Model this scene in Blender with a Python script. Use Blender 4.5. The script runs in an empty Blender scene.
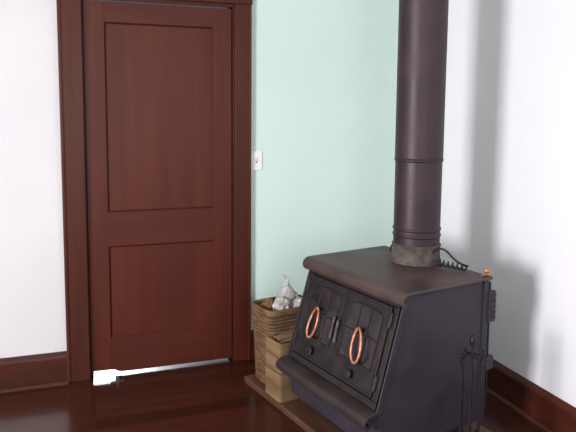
import bpy, bmesh, math, random
from mathutils import Vector, Matrix, noise
random.seed(7)
D=bpy.data; scn=bpy.context.scene
COL=scn.collection
def s2l(c): return tuple(((x/255)/12.92 if x/255<=.04045 else ((x/255+.055)/1.055)**2.4) for x in c)+(1,)
# ---------------- materials
def mat(name,c1,c2=None,scale=(8,8,8),rough=.5,metal=0,bump=0.0,detail=4,spec=.5,bscale=None,lo=.35,hi=.65,coat=0,rrange=None):
    m=D.materials.new(name); m.use_nodes=True; nt=m.node_tree; b=nt.nodes['Principled BSDF']
    b.inputs['Base Color'].default_value=s2l(c1); b.inputs['Roughness'].default_value=rough
    b.inputs['Metallic'].default_value=metal; b.inputs['Specular IOR Level'].default_value=spec
    if coat: b.inputs['Coat Weight'].default_value=coat; b.inputs['Coat Roughness'].default_value=.25
    tc=nt.nodes.new('ShaderNodeTexCoord'); mp=nt.nodes.new('ShaderNodeMapping'); mp.inputs['Scale'].default_value=scale
    nz=nt.nodes.new('ShaderNodeTexNoise'); nz.inputs['Scale'].default_value=1; nz.inputs['Detail'].default_value=detail
    nt.links.new(tc.outputs['Object'],mp.inputs['Vector']); nt.links.new(mp.outputs[0],nz.inputs['Vector'])
    if c2:
        r=nt.nodes.new('ShaderNodeValToRGB'); r.color_ramp.elements[0].position=lo; r.color_ramp.elements[1].position=hi
        r.color_ramp.elements[0].color=s2l(c1); r.color_ramp.elements[1].color=s2l(c2)
        nt.links.new(nz.outputs['Fac'],r.inputs['Fac']); nt.links.new(r.outputs[0],b.inputs['Base Color'])
    if rrange:
        mr=nt.nodes.new('ShaderNodeMapRange'); mr.inputs['To Min'].default_value=rrange[0]; mr.inputs['To Max'].default_value=rrange[1]
        mr.inputs['From Min'].default_value=.3; mr.inputs['From Max'].default_value=.7
        nt.links.new(nz.outputs['Fac'],mr.inputs['Value']); nt.links.new(mr.outputs[0],b.inputs['Roughness'])
    if bump:
        bp=nt.nodes.new('ShaderNodeBump'); bp.inputs['Strength'].default_value=bump; bp.inputs['Distance'].default_value=.01
        n2=nz
        if bscale:
            n2=nt.nodes.new('ShaderNodeTexNoise'); n2.inputs['Scale'].default_value=bscale; nt.links.new(tc.outputs['Object'],n2.inputs['Vector'])
        nt.links.new(n2.outputs['Fac'],bp.inputs['Height']); nt.links.new(bp.outputs[0],b.inputs['Normal'])
    return m
M_white=mat('plaster_white',(214,212,214),(208,207,210),(1.5,1.5,1.5),rough=.75,bump=.05,bscale=60)
M_mint=mat('paint_mint',(208,229,221),(203,225,217),(1.5,1.5,1.5),rough=.7,bump=.05,bscale=60)
M_wallR=mat('paint_pale',(236,234,239),(232,231,236),(1.5,1.5,1.5),rough=.7,bump=.05,bscale=60)
M_ceil=mat('ceiling_white',(225,222,218),rough=.8)
M_door=mat('door_wood',(71,26,15),(82,33,20),(14,14,1.1),rough=.45,bump=.03,detail=6,spec=.3)
M_doorH=mat('door_wood_rail',(69,25,15),(79,32,20),(1.1,14,14),rough=.45,bump=.03,detail=6,spec=.3)
M_case=mat('casing_wood',(62,24,14),(76,31,19),(18,18,1.2),rough=.42,bump=.04,detail=6,spec=.28)
M_caseH=mat('casing_wood_h',(62,24,14),(76,31,19),(1.2,18,18),rough=.42,bump=.04,detail=6,spec=.28)
M_base=mat('baseboard_wood',(56,23,14),(70,30,18),(1.4,14,16),rough=.45,bump=.05,detail=6,spec=.3)
M_baseR=mat('baseboard_wood_r',(62,26,16),(76,33,21),(14,1.4,16),rough=.45,bump=.05,detail=6,spec=.3)
M_iron=mat('painted_steel',(48,44,53),(57,51,60),(6,6,6),rough=.55,metal=.2,bump=.10,bscale=90,spec=.35,rrange=(.48,.65))
M_top=mat('rusty_top',(60,48,48),(86,67,63),(7,7,7),rough=.5,metal=.25,bump=.15,bscale=60,rrange=(.42,.62))
M_lip=mat('shelf_steel',(44,36,37),(62,50,48),(7,7,7),rough=.55,metal=.3,bump=.15,bscale=60)
M_cast=mat('cast_iron',(34,28,31),(48,40,41),(12,12,12),rough=.6,metal=.3,bump=.2,bscale=120,spec=.35)
M_pipe=mat('stovepipe_steel',(50,39,44),(63,49,53),(3,3,5),rough=.48,metal=.35,bump=.04,bscale=30,spec=.4,rrange=(.42,.55))
M_ash=mat('ash_grey',(58,51,50),(92,82,76),(20,20,20),rough=.85,bump=.3)
M_copper=mat('copper_wire',(168,92,66),(204,148,122),(40,40,40),rough=.4,metal=.4)
M_brass=mat('brass',(180,130,100),rough=.4,metal=.6)
M_black=mat('wrought_black',(26,22,26),(38,32,36),(20,20,20),rough=.5,metal=.5)
M_nickel=mat('nickel',(150,150,155),rough=.3,metal=.9)
M_wick=mat('wicker',(84,58,38),(122,90,60),(14,14,40),rough=.75,bump=.2)
M_box=mat('box_wood',(100,76,52),(134,106,76),(3,3,18),rough=.7,bump=.15)
M_pad=mat('pad_wood',(66,42,30),(92,62,44),(3,16,16),rough=.55,bump=.15)
M_paper=mat('newsprint',(206,200,196),(150,144,142),(50,50,50),rough=.85,bump=.2)
M_bark=mat('kindling',(104,74,50),(140,106,76),(8,8,30),rough=.8,bump=.3)
M_plastic=mat('switch_plastic',(236,236,232),rough=.35)
M_glass=mat('sooty_glass',(26,22,26),(46,38,42),(14,14,14),rough=.2,spec=.35)
def clearplastic():
    m=D.materials.new('clear_bag'); m.use_nodes=True; b=m.node_tree.nodes['Principled BSDF']
    b.inputs['Base Color'].default_value=(.9,.92,.92,1); b.inputs['Roughness'].default_value=.12; b.inputs['Transmission Weight'].default_value=.65; b.inputs['IOR'].default_value=1.3
    return m
M_bag=clearplastic()
def floor_mat():
    m=D.materials.new('floor_planks'); m.use_nodes=True; nt=m.node_tree; b=nt.nodes['Principled BSDF']
    tc=nt.nodes.new('ShaderNodeTexCoord')
    br=nt.nodes.new('ShaderNodeTexBrick'); br.inputs['Scale'].default_value=1; br.inputs['Brick Width'].default_value=2.2; br.inputs['Row Height'].default_value=.083
    br.inputs['Mortar Size'].default_value=.0018; br.inputs['Color1'].default_value=s2l((52,23,15)); br.inputs['Color2'].default_value=s2l((72,34,22)); br.inputs['Mortar'].default_value=s2l((18,8,6))
    br.offset=.37
    nt.links.new(tc.outputs['Object'],br.inputs['Vector'])
    mp=nt.nodes.new('ShaderNodeMapping'); mp.inputs['Scale'].default_value=(1.5,30,30); nt.links.new(tc.outputs['Object'],mp.inputs['Vector'])
    nz=nt.nodes.new('ShaderNodeTexNoise'); nz.inputs['Scale'].default_value=1; nz.inputs['Detail'].default_value=6; nt.links.new(mp.outputs[0],nz.inputs['Vector'])
    mx=nt.nodes.new('ShaderNodeMixRGB'); mx.blend_type='MULTIPLY'; mx.inputs['Fac'].default_value=.6
    nt.links.new(br.outputs['Color'],mx.inputs['Color1'])
    r=nt.nodes.new('ShaderNodeValToRGB'); r.color_ramp.elements[0].color=(.35,.35,.35,1); r.color_ramp.elements[1].color=(1.2,1.2,1.2,1); nt.links.new(nz.outputs['Fac'],r.inputs['Fac'])
    nt.links.new(r.outputs[0],mx.inputs['Color2']); nt.links.new(mx.outputs[0],b.inputs['Base Color'])
    b.inputs['Roughness'].default_value=.2; b.inputs['Specular IOR Level'].default_value=.5
    bp=nt.nodes.new('ShaderNodeBump'); bp.inputs['Strength'].default_value=.12; bp.inputs['Distance'].default_value=.004
    nt.links.new(nz.outputs['Fac'],bp.inputs['Height']); nt.links.new(bp.outputs[0],b.inputs['Normal'])
    return m
M_floor=floor_mat()
# ---------------- mesh helpers
def obj(name,bm,m,parent=None,smooth=False,bevel=0):
    me=D.meshes.new(name); bmesh.ops.recalc_face_normals(bm,faces=bm.faces[:]); bm.to_mesh(me); bm.free()
    o=D.objects.new(name,me); COL.objects.link(o)
    if isinstance(m,(list,tuple)):
        for x in m: me.materials.append(x)
    else: me.materials.append(m)
    if smooth:
        for p in me.polygons: p.use_smooth=True
    if bevel:
        b=o.modifiers.new('bev','BEVEL'); b.width=bevel; b.segments=2; b.limit_method='ANGLE'
    if parent: o.parent=parent
    return o
def addbox(bm,x0,x1,y0,y1,z0,z1,mi=0):
    vs=[bm.verts.new((x,y,z)) for x in(x0,x1) for y in(y0,y1) for z in(z0,z1)]
    for f in((0,1,3,2),(4,6,7,5),(0,4,5,1),(2,3,7,6),(0,2,6,4),(1,5,7,3)):
        bm.faces.new([vs[i] for i in f]).material_index=mi
def box(name,x0,x1,y0,y1,z0,z1,m,parent=None,bevel=0):
    bm=bmesh.new(); addbox(bm,x0,x1,y0,y1,z0,z1); return obj(name,bm,m,parent,bevel=bevel)
def prism(bm,prof,a0,a1,axis='x',mi=0):
    A=[bm.verts.new((a0,p[0],p[1]) if axis=='x' else (p[0],a0,p[1])) for p in prof]
    B=[bm.verts.new((a1,p[0],p[1]) if axis=='x' else (p[0],a1,p[1])) for p in prof]
    n=len(prof)
    for i in range(n): bm.faces.new([A[i],A[(i+1)%n],B[(i+1)%n],B[i]]).material_index=mi
    bm.faces.new(A).material_index=mi; bm.faces.new(B[::-1]).material_index=mi
def thick(path,t):
    n=len(path); L=[];R=[]
    for i,p in enumerate(path):
        a=path[max(i-1,0)]; b=path[min(i+1,n-1)]
        d=Vector((b[0]-a[0],b[1]-a[1])).normalized(); nn=Vector((-d.y,d.x))*t/2
        L.append((p[0]+nn.x,p[1]+nn.y)); R.append((p[0]-nn.x,p[1]-nn.y))
    return L+R[::-1]
def lathe(bm,prof,cx=0,cy=0,seg=48,mi=0,cap=True):
    rings=[[bm.verts.new((cx+r*math.cos(2*math.pi*k/seg),cy+r*math.sin(2*math.pi*k/seg),z)) for k in range(seg)] for r,z in prof]
    for i in range(len(rings)-1):
        for k in range(seg):
            f=bm.faces.new([rings[i][k],rings[i][(k+1)%seg],rings[i+1][(k+1)%seg],rings[i+1][k]]); f.material_index=mi
    if cap: bm.faces.new(rings[0][::-1]); bm.faces.new(rings[-1])
def wire(name,pts,r,m,parent=None,cyc=False,res=4,radii=None):
    c=D.curves.new(name,'CURVE'); c.dimensions='3D'; c.bevel_depth=r; c.bevel_resolution=3; c.use_fill_caps=True
    sp=c.splines.new('POLY' if res==0 else 'NURBS'); sp.points.add(len(pts)-1)
    for i,p in enumerate(pts):
        sp.points[i].co=(*p,1)
        if radii: sp.points[i].radius=radii[i]
    if res: sp.order_u=3; sp.use_endpoint_u=not cyc; sp.resolution_u=res
    sp.use_cyclic_u=cyc
    c.materials.append(m)
    o=D.objects.new(name,c); COL.objects.link(o)
    if parent: o.parent=parent
    return o
def empty(name,loc=(0,0,0),rz=0):
    e=D.objects.new(name,None); COL.objects.link(e); e.location=loc; e.rotation_euler=(0,0,rz); e.empty_display_size=.1; return e
# ---------------- room shell
XL,XR,YF,H=-2.4,2.032,-5.0,2.85
T=.12
box('floor',XL-T,XR+T,YF-T,3.0,-.1,0,M_floor)
box('ceiling',XL-T,XR+T,YF-T,T,H,H+.1,M_ceil)
bm=bmesh.new(); addbox(bm,XL-T,-.06,0,T,0,H,0); obj('wall_back_left',bm,M_white)
bm=bmesh.new(); addbox(bm,.86,XR,0,T,0,H); addbox(bm,-.06,.86,0,T,2.1,H); obj('wall_back',bm,M_mint)
box('wall_right',XR,XR+T,YF-T,T,0,H,M_wallR)
def wallwin(name,fixed,lo,hi,w0,w1,z0,z1,axis,m):
    bm=bmesh.new(); f0,f1=fixed
    for (a,b,c,d) in((lo,w0,0,H),(w1,hi,0,H),(w0,w1,0,z0),(w0,w1,z1,H)):
        if axis=='y': addbox(bm,f0,f1,a,b,c,d)
        else: addbox(bm,a,b,f0,f1,c,d)
    return obj(name,bm,m)
WY0,WY1,WZ0,WZ1=-3.15,-2.15,.6,1.7
wallwin('wall_left',(XL-T,XL),YF,0,WY0,WY1,WZ0,WZ1,'y',M_white)
wallwin('wall_front',(YF-T,YF),XL-T,XR,-.6,1.0,.8,2.2,'x',M_white)  # opening in this unseen wall is added for the front fill light
def window(name,axis,f,w0,w1,z0,z1):
    e=empty(name)
    t=.04
    def bx(n,a,b,c,d):
        if axis=='y': box(n,f-.06,f-.02,a,b,c,d,M_plastic,e)
        else: box(n,a,b,f-.06,f-.02,c,d,M_plastic,e)
    bx('frame_low',w0,w1,z0,z0+t); bx('frame_top',w0,w1,z1-t,z1); bx('frame_a',w0,w0+t,z0+t,z1-t); bx('frame_b',w1-t,w1,z0+t,z1-t)
    zm=(z0+z1)/2; bx('sash_rail',w0+t,w1-t,zm-.015,zm+.015)
window('window_1','y',XL,WY0,WY1,WZ0,WZ1)
window('fill_opening_frame','x',YF,-.6,1.0,.8,2.2)  # unseen frame added around the front fill light
# baseboards
BH=.174
def baseprof(s=1): return [(0,0),(-.022,0),(-.022,.145),(-.016,.158),(-.010,.166),(-.006,BH),(0,BH)]
bm=bmesh.new(); prism(bm,[(p[0]-.001,p[1]) for p in baseprof()],XL,-.125,'x'); prism(bm,[(-.023,0),(-.041,0),(-.039,.008),(-.031,.016),(-.023,.018)],XL,-.125,'x'); obj('baseboard_back_left',bm,M_base)
bm=bmesh.new(); prism(bm,[(p[0]-.001,p[1]) for p in baseprof()],.91,XR-.024,'x'); obj('baseboard_back',bm,M_base)
bm=bmesh.new(); prism(bm,[(XR+p[0]-.001,p[1]) for p in baseprof()],YF,-.001,'y'); prism(bm,[(XR-.023,0),(XR-.041,0),(XR-.039,.008),(XR-.031,.016),(XR-.023,.018)],YF,-.001,'y'); obj('baseboard_right',bm,M_baseR)
# door casing (trim)
bm=bmesh.new()
addbox(bm,-.122,-.010,-.022,-.001,0,2.08); addbox(bm,-.128,-.112,-.03,-.001,0,2.08)
addbox(bm,.812,.900,-.022,-.001,0,2.08); addbox(bm,.892,.908,-.03,-.001,0,2.08)
obj('trim_1',bm,M_case,bevel=.003)
bm=bmesh.new(); addbox(bm,-.135,.915,-.026,-.001,2.08,2.22); addbox(bm,-.15,.93,-.042,-.001,2.22,2.245); obj('trim_2',bm,M_caseH,bevel=.003)
bm=bmesh.new()
addbox(bm,-.058,-.006,.0,.118,0,2.07); addbox(bm,.806,.858,.0,.118,0,2.07)
addbox(bm,-.058,.858,.0,.118,2.062,2.098)
addbox(bm,-.006,.012,.050,.07,0,2.062); addbox(bm,.788,.806,.050,.07,0,2.062)  # stop strips added behind the door to block light leaking at the jambs
obj('trim_3',bm,M_case,bevel=.002)
# door
d=empty('door_1')
y0,y1=.008,.046; zb,zt=.014,2.054
def bd(n,a,b,c,e_,m): box(n,a,b,y0,y1,c,e_,m,d,bevel=.0015)
bd('stile_hinge',0,.105,zb+.018,zt,M_door); bd('stile_latch',.695,.8,zb,zt,M_door)
bd('rail_top',.105,.695,1.948,zt,M_doorH); bd('rail_mid',.105,.695,.735,.925,M_doorH)
bm=bmesh.new(); pr=[(.105,.214),(.105,zb+.018),(.125,zb+.016),(.14,zb+.006),(.16,zb+.001),(.20,zb),(.695,zb),(.695,.214)]
A=[bm.verts.new((x,y0,z)) for x,z in pr]; B=[bm.verts.new((x,y1,z)) for x,z in pr]
for k in range(len(pr)): bm.faces.new([A[k],A[(k+1)%len(pr)],B[(k+1)%len(pr)],B[k]])
bm.faces.new(A); bm.faces.new(B[::-1]); obj('rail_bottom',bm,M_doorH,d)
for i,(a,b) in enumerate(((.214,.735),(.925,1.948))):
    box('panel_%d'%i,.105,.695,y0+.014,y1-.012,a,b,M_door,d)
    bm=bmesh.new(); s=.009
    ox=[(.105,a),(.695,a),(.695,b),(.105,b)]; ix=[(.105+s,a+s),(.695-s,a+s),(.695-s,b-s),(.105+s,b-s)]
    O=[bm.verts.new((x,y0+.002,z)) for x,z in ox]; I=[bm.verts.new((x,y0+.0145,z)) for x,z in ix]
    for k in range(4): bm.faces.new([O[k],O[(k+1)%4],I[(k+1)%4],I[k]])
    obj('panel_moulding_%d'%i,bm,M_doorH,d)
for k,z in enumerate((.3,1.8)):
    bm=bmesh.new(); lathe(bm,[(.005,z-.045),(.005,z+.045)],-.003,.004,12); obj('hinge_%d'%k,bm,M_black,d)
# door stop on the floor
ds=empty('door_stop',(.13,-.085,0),math.radians(20))
bm=bmesh.new(); addbox(bm,-.035,.035,-.012,.012,0,.004); addbox(bm,-.006,.006,-.010,.010,.004,.030); obj('bracket',bm,M_nickel,ds,bevel=.0015)
o_=bmesh.new(); lathe(o_,[(.004,0),(.009,.003),(.009,.022),(.006,.026)],.0,.0,16); q=obj('rubber_tip',o_,M_black,ds); q.location=(.006,0,.020); q.rotation_euler=(0,math.radians(90),0)
# light switch
sw=empty('light_switch',(.945,-.001,1.195))
bm=bmesh.new(); addbox(bm,-.035,.035,-.006,0,-.057,.057); obj('plate',bm,M_plastic,sw,bevel=.003)
bm=bmesh.new(); addbox(bm,-.005,.005,-.008,-.006,-.012,.012); obj('toggle_slot',bm,M_ash,sw)
bm=bmesh.new(); prism(bm,[(-.006,-.008),(-.02,.004),(-.02,.010),(-.006,.010)],-.004,.004,'x'); obj('toggle',bm,M_plastic,sw)
# ---------------- hearth pad
S=Vector((1.3263,-.9577,0)); ROT=-1.3559
pad=empty('hearth_pad',S,ROT)
PH=.035
bm=bmesh.new()
for k in range(6):
    b0=-.385+k*.118; addbox(bm,-.75,.35,b0,b0+.115,0,PH)
obj('boards',bm,M_pad,pad,bevel=.004)
# ---------------- stove
st=empty('wood_stove',S,ROT)
SF=.30; B0=-.215
def fb(z): return B0-(.75-z)*SF
zb0=.10
bm=bmesh.new()
prism(bm,[(fb(.75),.75),(fb(.27),.27),(-.345,.2),(-.340,zb0),(.25,zb0),(.25,.75)],-.335,.335)
obj('firebox_body',bm,M_iron,st,bevel=.006)
box('pedestal',-.27,.27,-.27,.2,PH,zb0,M_iron,st,bevel=.005)
bm=bmesh.new()
for a in(-.343,.335): addbox(bm,a,a+.008,.235,.262,zb0,.752)
obj('side_seams',bm,M_iron,st)
bm=bmesh.new()
for a in(-.341,.333): prism(bm,[(fb(.745)-.012,.745),(fb(.29)-.012,.29),(fb(.29)+.012,.29),(fb(.745)+.012,.745)],a,a+.008)
obj('front_flanges',bm,M_iron,st,bevel=.002)
path=[(.262,.764),(.1,.764),(-.1,.764),(-.215,.764),(-.237,.762),(-.251,.754),(-.259,.741),(-.258,.727),(-.250,.717),(-.240,.714)]
bm=bmesh.new(); prism(bm,thick(path,.013),-.362,.362); obj('top_plate',bm,M_top,st,bevel=.002)
# front face assembly
sl=math.atan(SF)
fr=empty('front_face',(0,fb(.745),.745)); fr.parent=st; fr.rotation_euler=(-sl,0,0)
bm=bmesh.new()
Lz=-.47
addbox(bm,-.325,.325,-.014,0.002,-.05,-.02); addbox(bm,-.325,.325,-.014,0.002,Lz,Lz+.03)
addbox(bm,-.325,-.295,-.014,0.002,Lz+.03,-.05); addbox(bm,.295,.325,-.014,0.002,Lz+.03,-.05)
obj('door_frame',bm,M_cast,fr,bevel=.004)
for sgn,nm in((-1,'left'),(1,'right')):
    x0,x1=(-.29,-.002) if sgn<0 else (.002,.29)
    zt_,zb_=-.056,-.434
    cx=(x0+x1)/2; w=(x1-x0)/2
    bm=bmesh.new(); addbox(bm,x0,x1,-.02,.0,zb_,zt_); obj('fire_door_'+nm,bm,M_cast,fr,bevel=.003)
    g0,g1=zb_+.10,zt_-.035; gw=w-.035
    bm=bmesh.new()
    pr=[(cx-gw,g0),(cx+gw,g0)]+[(cx+gw*math.cos(math.pi*k/8),g1-.02+.02*math.sin(math.pi*k/8)) for k in range(9)]
    V=[bm.verts.new((x,-.0215,z)) for x,z in pr]; bm.faces.new(V); obj('glass_pane_'+nm,bm,M_glass,fr)
    wire('pane_rim_'+nm,[(x,-.022,z) for x,z in pr],.0035,M_cast,fr,cyc=True,res=0)
    wire('door_border_'+nm,[(cx-w+.012,-.02,zb_+.012),(cx+w-.012,-.02,zb_+.012),(cx+w-.012,-.02,zt_-.012),(cx-w+.012,-.02,zt_-.012)],.003,M_cast,fr,cyc=True,res=0)
    for q in(-.035,.035):
        wire('pane_bar',[(cx+q,-.023,g0),(cx+q,-.023,g1-.003)],.0035,M_cast,fr,res=0)
    wire('pane_crossbar',[(cx-gw,-.023,(g0+g1)/2),(cx+gw,-.023,(g0+g1)/2)],.0035,M_cast,fr,res=0)
    hz=-.262; pts=[]
    hx=cx-.022 if sgn<0 else cx+.012
    for k in range(20):
        t=2*math.pi*k/20
        pts.append((hx+.036*math.cos(t)*(1-.15*math.sin(t))-.008*math.sin(t)*sgn,-.040-.006*math.cos(t),hz+.072*math.sin(t)))
    wire('spring_handle_'+nm,pts,.0058,M_copper,fr,cyc=True)
    wire('handle_post_'+nm,[(hx,-.018,hz+.062),(hx,-.042,hz+.070)],.006,M_black,fr,res=0)
    o=bmesh.new(); lathe(o,[(.008,0),(.008,.014),(.020,.016),(.022,.022),(.016,.026)],0,0,20)
    k_=obj('draft_knob_'+nm,o,M_cast,fr); k_.location=(cx,-.02,zb_+.045); k_.rotation_euler=(math.radians(90),0,0)
    for j,z in enumerate((-.11,-.37)):
        o=bmesh.new(); lathe(o,[(.009,z-.03),(.009,z+.03)],sgn*.300,-.020,14); obj('door_hinge',o,M_cast,fr)
wire('latch',[(.0,-.03,-.30),(.0,-.035,-.20)],.007,M_ash,fr,res=0)
wire('latch_b',[(-.035,-.03,-.29),(-.03,-.035,-.19)],.006,M_ash,fr,res=0)
bf=fb(.29)
path=[(bf+.02,.292),(bf-.02,.290),(bf-.045,.286),(bf-.062,.280),(bf-.072,.268),(bf-.072,.252),(bf-.062,.241),(bf-.048,.238),(bf-.036,.246)]
bm=bmesh.new(); prism(bm,thick(path,.010),-.34,.345); obj('ash_shelf',bm,M_lip,st,bevel=.002)
bm=bmesh.new()
for a in(-.33,.322): prism(bm,[(bf+.02,.285),(bf-.05,.278),(bf+.02,.19)],a,a+.008)
obj('shelf_brackets',bm,M_iron,st)
bm=bmesh.new(); addbox(bm,-.33,.33,.285,.292,.14,.735)
for z in(.20,.62): 
    for a in(-.3,.28): addbox(bm,a,a+.02,.25,.285,z,z+.02)
addbox(bm,.33,.352,.262,.30,.56,.70); addbox(bm,.33,.352,.262,.30,.34,.40)
for k in range(5): addbox(bm,.352,.358,.268,.296,.575+k*.025,.585+k*.025)
obj('rear_shield',bm,M_iron,st,bevel=.002)
bm=bmesh.new(); lathe(bm,[(.004,.77),(.004,.785),(.012,.787),(.014,.795),(.008,.803)],.335,.25,16); obj('damper_knob',bm,M_brass,st,smooth=True)
wire('knob_rod',[(.335,.22,.776),(.335,.285,.778)],.005,M_brass,st,res=0)
# ---------------- stovepipe
px_,py_=-.020,.164
pp=empty('stovepipe',S,ROT)
bm=bmesh.new()
prof=[(.118,.771),(.120,.775),(.120,.785),(.114,.787),(.113,.85),(.116,.853),(.116,.860),(.110,.863)]
lathe(bm,prof,px_,py_,64); obj('flue_collar',bm,M_ash,pp)
def rings(z0,z1,r,rz=()):
    p=[(r,z0)]
    for z in rz: p+=[(r,z-.008),(r+.004,z-.004),(r+.005,z),(r+.004,z+.004),(r,z+.008)]
    p.append((r,z1)); return p
bm=bmesh.new(); lathe(bm,rings(.862,1.285,.110,(.905,.935,1.262)),px_,py_,64); obj('pipe_lower',bm,M_pipe,pp,smooth=True)
bm=bmesh.new(); lathe(bm,[(.1125,1.27),(.1135,1.274),(.1125,1.28),(.1125,2.25),(.1145,2.255),(.1145,2.27),(.1125,2.275),(.1125,H)],px_,py_,64); obj('pipe_upper',bm,M_pipe,pp,smooth=True)
for o in pp.children:
    if o.type=='MESH' and len(o.data.polygons)>20:
        m_=o.modifiers.new('es','EDGE_SPLIT'); m_.split_angle=math.radians(40)
def coil(p0,p1,R,turns,n=60):
    p0=Vector(p0);p1=Vector(p1);d=(p1-p0).normalized(); a=d.orthogonal().normalized(); b=d.cross(a)
    return [tuple(p0+(p1-p0)*k/n+(a*math.cos(2*math.pi*turns*k/n)+b*math.sin(2*math.pi*turns*k/n))*R) for k in range(n+1)]
wire('damper_rod',[(px_+.10,py_,.82),(px_+.13,py_+.0,.86),(px_+.17,py_+.02,.86),(px_+.20,py_+.04,.82),(px_+.24,py_+.05,.80),(px_+.28,py_+.05,.80)],.005,M_black,pp)
wire('damper_coil',coil((px_+.15,py_-.0,.795),(px_+.27,py_+.05,.789),.013,6),.004,M_black,pp)
wire('damper_rod_far',[(px_-.10,py_,.83),(px_-.14,py_-.01,.835),(px_-.16,py_-.02,.815),(px_-.15,py_-.03,.79)],.0045,M_black,pp)
# ---------------- fireplace tools
tl=empty('fireplace_tool_set',(1.452,-1.41,0)); tl.scale=(.95,.95,1.08)
bm=bmesh.new(); lathe(bm,[(.085,0),(.09,.006),(.085,.014),(.03,.022),(.012,.03),(.0075,.04),(.0075,.50),(.012,.505),(.014,.52),(.011,.535),(.004,.54)],0,0,32); obj('stand',bm,M_black,tl)
wire('hook_arm',[(-.06,0,.475),(-.05,0,.455),(-.03,0,.465),(0,0,.47),(.03,0,.465),(.05,0,.455),(.06,0,.475)],.004,M_black,tl)
wire('hook_arm_cross',[(0,-.06,.475),(0,-.05,.455),(0,0,.47),(0,.05,.455),(0,.06,.475)],.004,M_black,tl)
def tool(nm,x,y,z0):
    wire(nm+'_shaft',[(x,y,z0),(x,y,.43)],.005,M_black,tl,res=0)
    pts=[(x+.012*math.sin(t),y,.455+.022*math.cos(t)) for t in [2*math.pi*k/10 for k in range(10)]]
    wire(nm+'_ring',pts,.004,M_black,tl,cyc=True)
tool('poker',-.048,0,.06); wire('poker_hook',[(-.048,0,.1),(-.048,0,.05),(-.065,0,.06),(-.07,0,.08)],.005,M_black,tl)
tool('shovel',.048,0,.14)
bm=bmesh.new(); prism(bm,[(-.03,.05),(.03,.05),(.032,.13),(.015,.155),(-.015,.155),(-.032,.13)],.045,.050); obj('shovel_blade',bm,M_black,tl)
tool('brush',.008,-.05,.14); bm=bmesh.new(); lathe(bm,[(.028,.045),(.026,.09),(.018,.13),(.006,.15)],.008,-.05,20); obj('brush_head',bm,M_black,tl)
tool('tongs',-.006,.05,.05)
# ---------------- wicker basket with paper
def local(a,b,z=0):
    c,s=math.cos(ROT),math.sin(ROT); return (S.x+a*c-b*s,S.y+a*s+b*c,z)
bk=empty('wicker_basket',local(-.635,-.205,PH),ROT)
hw,hd,bh=.105,.145,.41
def rr(w,dp,n):
    out=[]
    for k in range(n):
        t=2*math.pi*k/n; c,s=math.cos(t),math.sin(t); e=.35
        out.append((w*math.copysign(abs(c)**e,c),dp*math.copysign(abs(s)**e,s)))
    return out
NS=44; NR=22
for j in range(NR):
    z=.008+j*(bh-.03)/(NR-1); f=.88+.12*z/bh
    L=rr(hw*f,hd*f,NS); pts=[]
    for k,(x,y) in enumerate(L):
        o_=.0035*(1 if (k+j)%2 else -1); q=Vector((x,y)).normalized()
        pts.append((x+q.x*o_,y+q.y*o_,z))
    wire('weave_%d'%j,pts,.0085,M_wick,bk,cyc=True,res=2)
L0=rr(hw*.88,hd*.88,22); L1=rr(hw,hd,22)
for k in range(22):
    wire('stake_%d'%k,[(L0[k][0],L0[k][1],0.004),(L1[k][0],L1[k][1],bh)],.005,M_wick,bk,res=0)
for dz in(0,.012): wire('rim',[(x*1.03,y*1.03,bh-.012+dz) for x,y in rr(hw,hd,40)],.0105,M_wick,bk,cyc=True,res=2)
bm=bmesh.new(); addbox(bm,-hw*.84,hw*.84,-hd*.84,hd*.84,.002,.012); obj('bottom',bm,M_wick,bk)
def crumple(nm,loc,sc,seed,m,parent,sub=3,amp=.35):
    bm=bmesh.new(); bmesh.ops.create_icosphere(bm,subdivisions=sub,radius=1)
    for v in bm.verts:
        q=v.co.copy(); n=noise.noise(q*1.7+Vector((seed,0,0)))+.6*noise.noise(q*4.1+Vector((0,seed,0)))+.35*abs(noise.noise(q*8+Vector((0,0,seed))))
        v.co=q*(1+amp*n*1.6)
        v.co=Vector((v.co.x*sc[0],v.co.y*sc[1],v.co.z*sc[2]))
    bmesh.ops.translate(bm,verts=bm.verts,vec=loc)
    return obj(nm,bm,m,parent)
crumple('newspaper_1',(.05,-.05,bh+.005),(.034,.036,.045),1.3,M_paper,bk)
crumple('newspaper_2',(-.03,.06,bh-.01),(.045,.05,.045),4.1,M_bark,bk)
crumple('newspaper_3',(.055,.07,bh-.01),(.038,.045,.045),7.7,M_paper,bk)
crumple('bark_piece',(-.045,-.06,bh-.02),(.045,.045,.04),9.2,M_bark,bk)
bm=bmesh.new()
lathe(bm,[(.012,bh-.03),(.04,bh-.01),(.056,bh+.025),(.052,bh+.055),(.036,bh+.085),(.018,bh+.105),(.010,bh+.118),(.022,bh+.14)],.0,.02,24)
for v in bm.verts: v.co+=Vector((noise.noise(v.co*38),noise.noise(v.co*38+Vector((5,0,0))),noise.noise(v.co*30+Vector((0,7,0)))))*.026
obj('plastic_bag',bm,M_bag,bk)
for k in range(7):
    a=random.uniform(-.06,.06); b=random.uniform(-.09,.09)
    wire('kindling_%d'%k,[(a*.6,b*.6,.03),(a,b,bh+random.uniform(-.01,.03))],.009,M_bark,bk,res=0)
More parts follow.
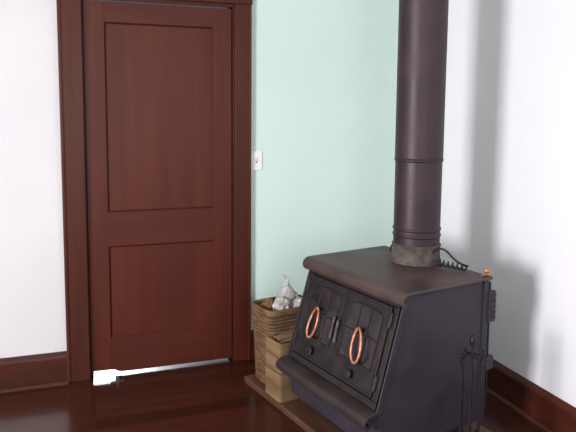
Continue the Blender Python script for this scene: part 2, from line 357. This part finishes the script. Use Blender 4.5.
# ---------------- wooden kindling box (front)
kb=empty('kindling_box',local(-.452,-.270,PH),ROT)
bm=bmesh.new(); w,dp,h,t=.072,.105,.30,.012
for s in(-1,1):
    for z0,z1 in((0.0,.145),(.15,.225),(.23,h)):
        addbox(bm,-w,w,s*dp-(t/2),s*dp+(t/2),z0,z1); addbox(bm,s*w-(t/2),s*w+(t/2),-dp,dp,z0,z1)
for sx in(-1,1):
    for sy in(-1,1): addbox(bm,sx*(w-.012)-.01,sx*(w-.012)+.01,sy*(dp-.014)-.01,sy*(dp-.014)+.01,0,h-.004)
addbox(bm,-w,w,-dp,dp,.002,.012)
obj('box',bm,M_box,kb,bevel=.002)
for k in range(9):
    a=random.uniform(-.045,.045); b0=-.08; zz=h-.035+random.uniform(0,.045)
    wire('stick_%d'%k,[(a,b0,zz),(a+random.uniform(-.02,.02),.085,zz+random.uniform(-.01,.03))],random.uniform(.008,.013),M_bark if k%2 else M_pad,kb,res=0)
bm=bmesh.new(); addbox(bm,-.055,.055,-.085,.085,.012,h-.04); obj('log_fill',bm,M_bark,kb,bevel=.01)
# ---------------- lights
def area(nm,loc,rot,sx,sy,e,c):
    l=D.lights.new(nm,'AREA'); l.shape='RECTANGLE'; l.size=sx; l.size_y=sy; l.energy=e; l.color=c
    o=D.objects.new(nm,l); COL.objects.link(o); o.location=loc; o.rotation_euler=rot; return o
area('window_daylight_left',(XL-.14,(WY0+WY1)/2,(WZ0+WZ1)/2),(0,math.radians(-90),math.radians(8)),1.1,1.0,230,(.99,.985,1))
area('fill_light_front',(.2,YF-.14,1.5),(math.radians(90),0,0),1.6,1.4,42,(1,.98,.96))  # added fill lamp behind the camera, lifts the overall room light
l=D.lights.new('sun_next_room','SUN'); l.energy=5; l.angle=math.radians(4); l.color=(.9,.95,1)
o=D.objects.new('sun_next_room',l); COL.objects.link(o)
dr=Vector((-.05,-1,-.24)).normalized(); o.rotation_euler=dr.to_track_quat('-Z','Y').to_euler()
w=D.worlds.new('World'); scn.world=w; w.use_nodes=True; bg=w.node_tree.nodes['Background']; bg.inputs[0].default_value=(.8,.88,1,1); bg.inputs[1].default_value=.7
# ---------------- camera
f,px,py,cx,cy,cz,ya,pi,ro=620.37,283.54,174.21,-.0846,-3.471,1.4948,.3329,.1044,.0081
F=Vector((math.sin(ya)*math.cos(pi),math.cos(ya)*math.cos(pi),-math.sin(pi)))
R=Vector((math.cos(ya),-math.sin(ya),0)); U=R.cross(F)
R2=R*math.cos(ro)+U*math.sin(ro); U2=-R*math.sin(ro)+U*math.cos(ro)
cam=D.cameras.new('camera'); co=D.objects.new('camera',cam); COL.objects.link(co)
m=Matrix((( R2.x,U2.x,-F.x,cx),(R2.y,U2.y,-F.y,cy),(R2.z,U2.z,-F.z,cz),(0,0,0,1))); co.matrix_world=m
cam.sensor_fit='HORIZONTAL'; cam.sensor_width=36; cam.lens=f*36/576
cam.shift_x=(288-px)/576; cam.shift_y=(py-216)/576; cam.clip_start=.05
scn.camera=co
scn.view_settings.view_transform='Standard'; scn.view_settings.look='None'
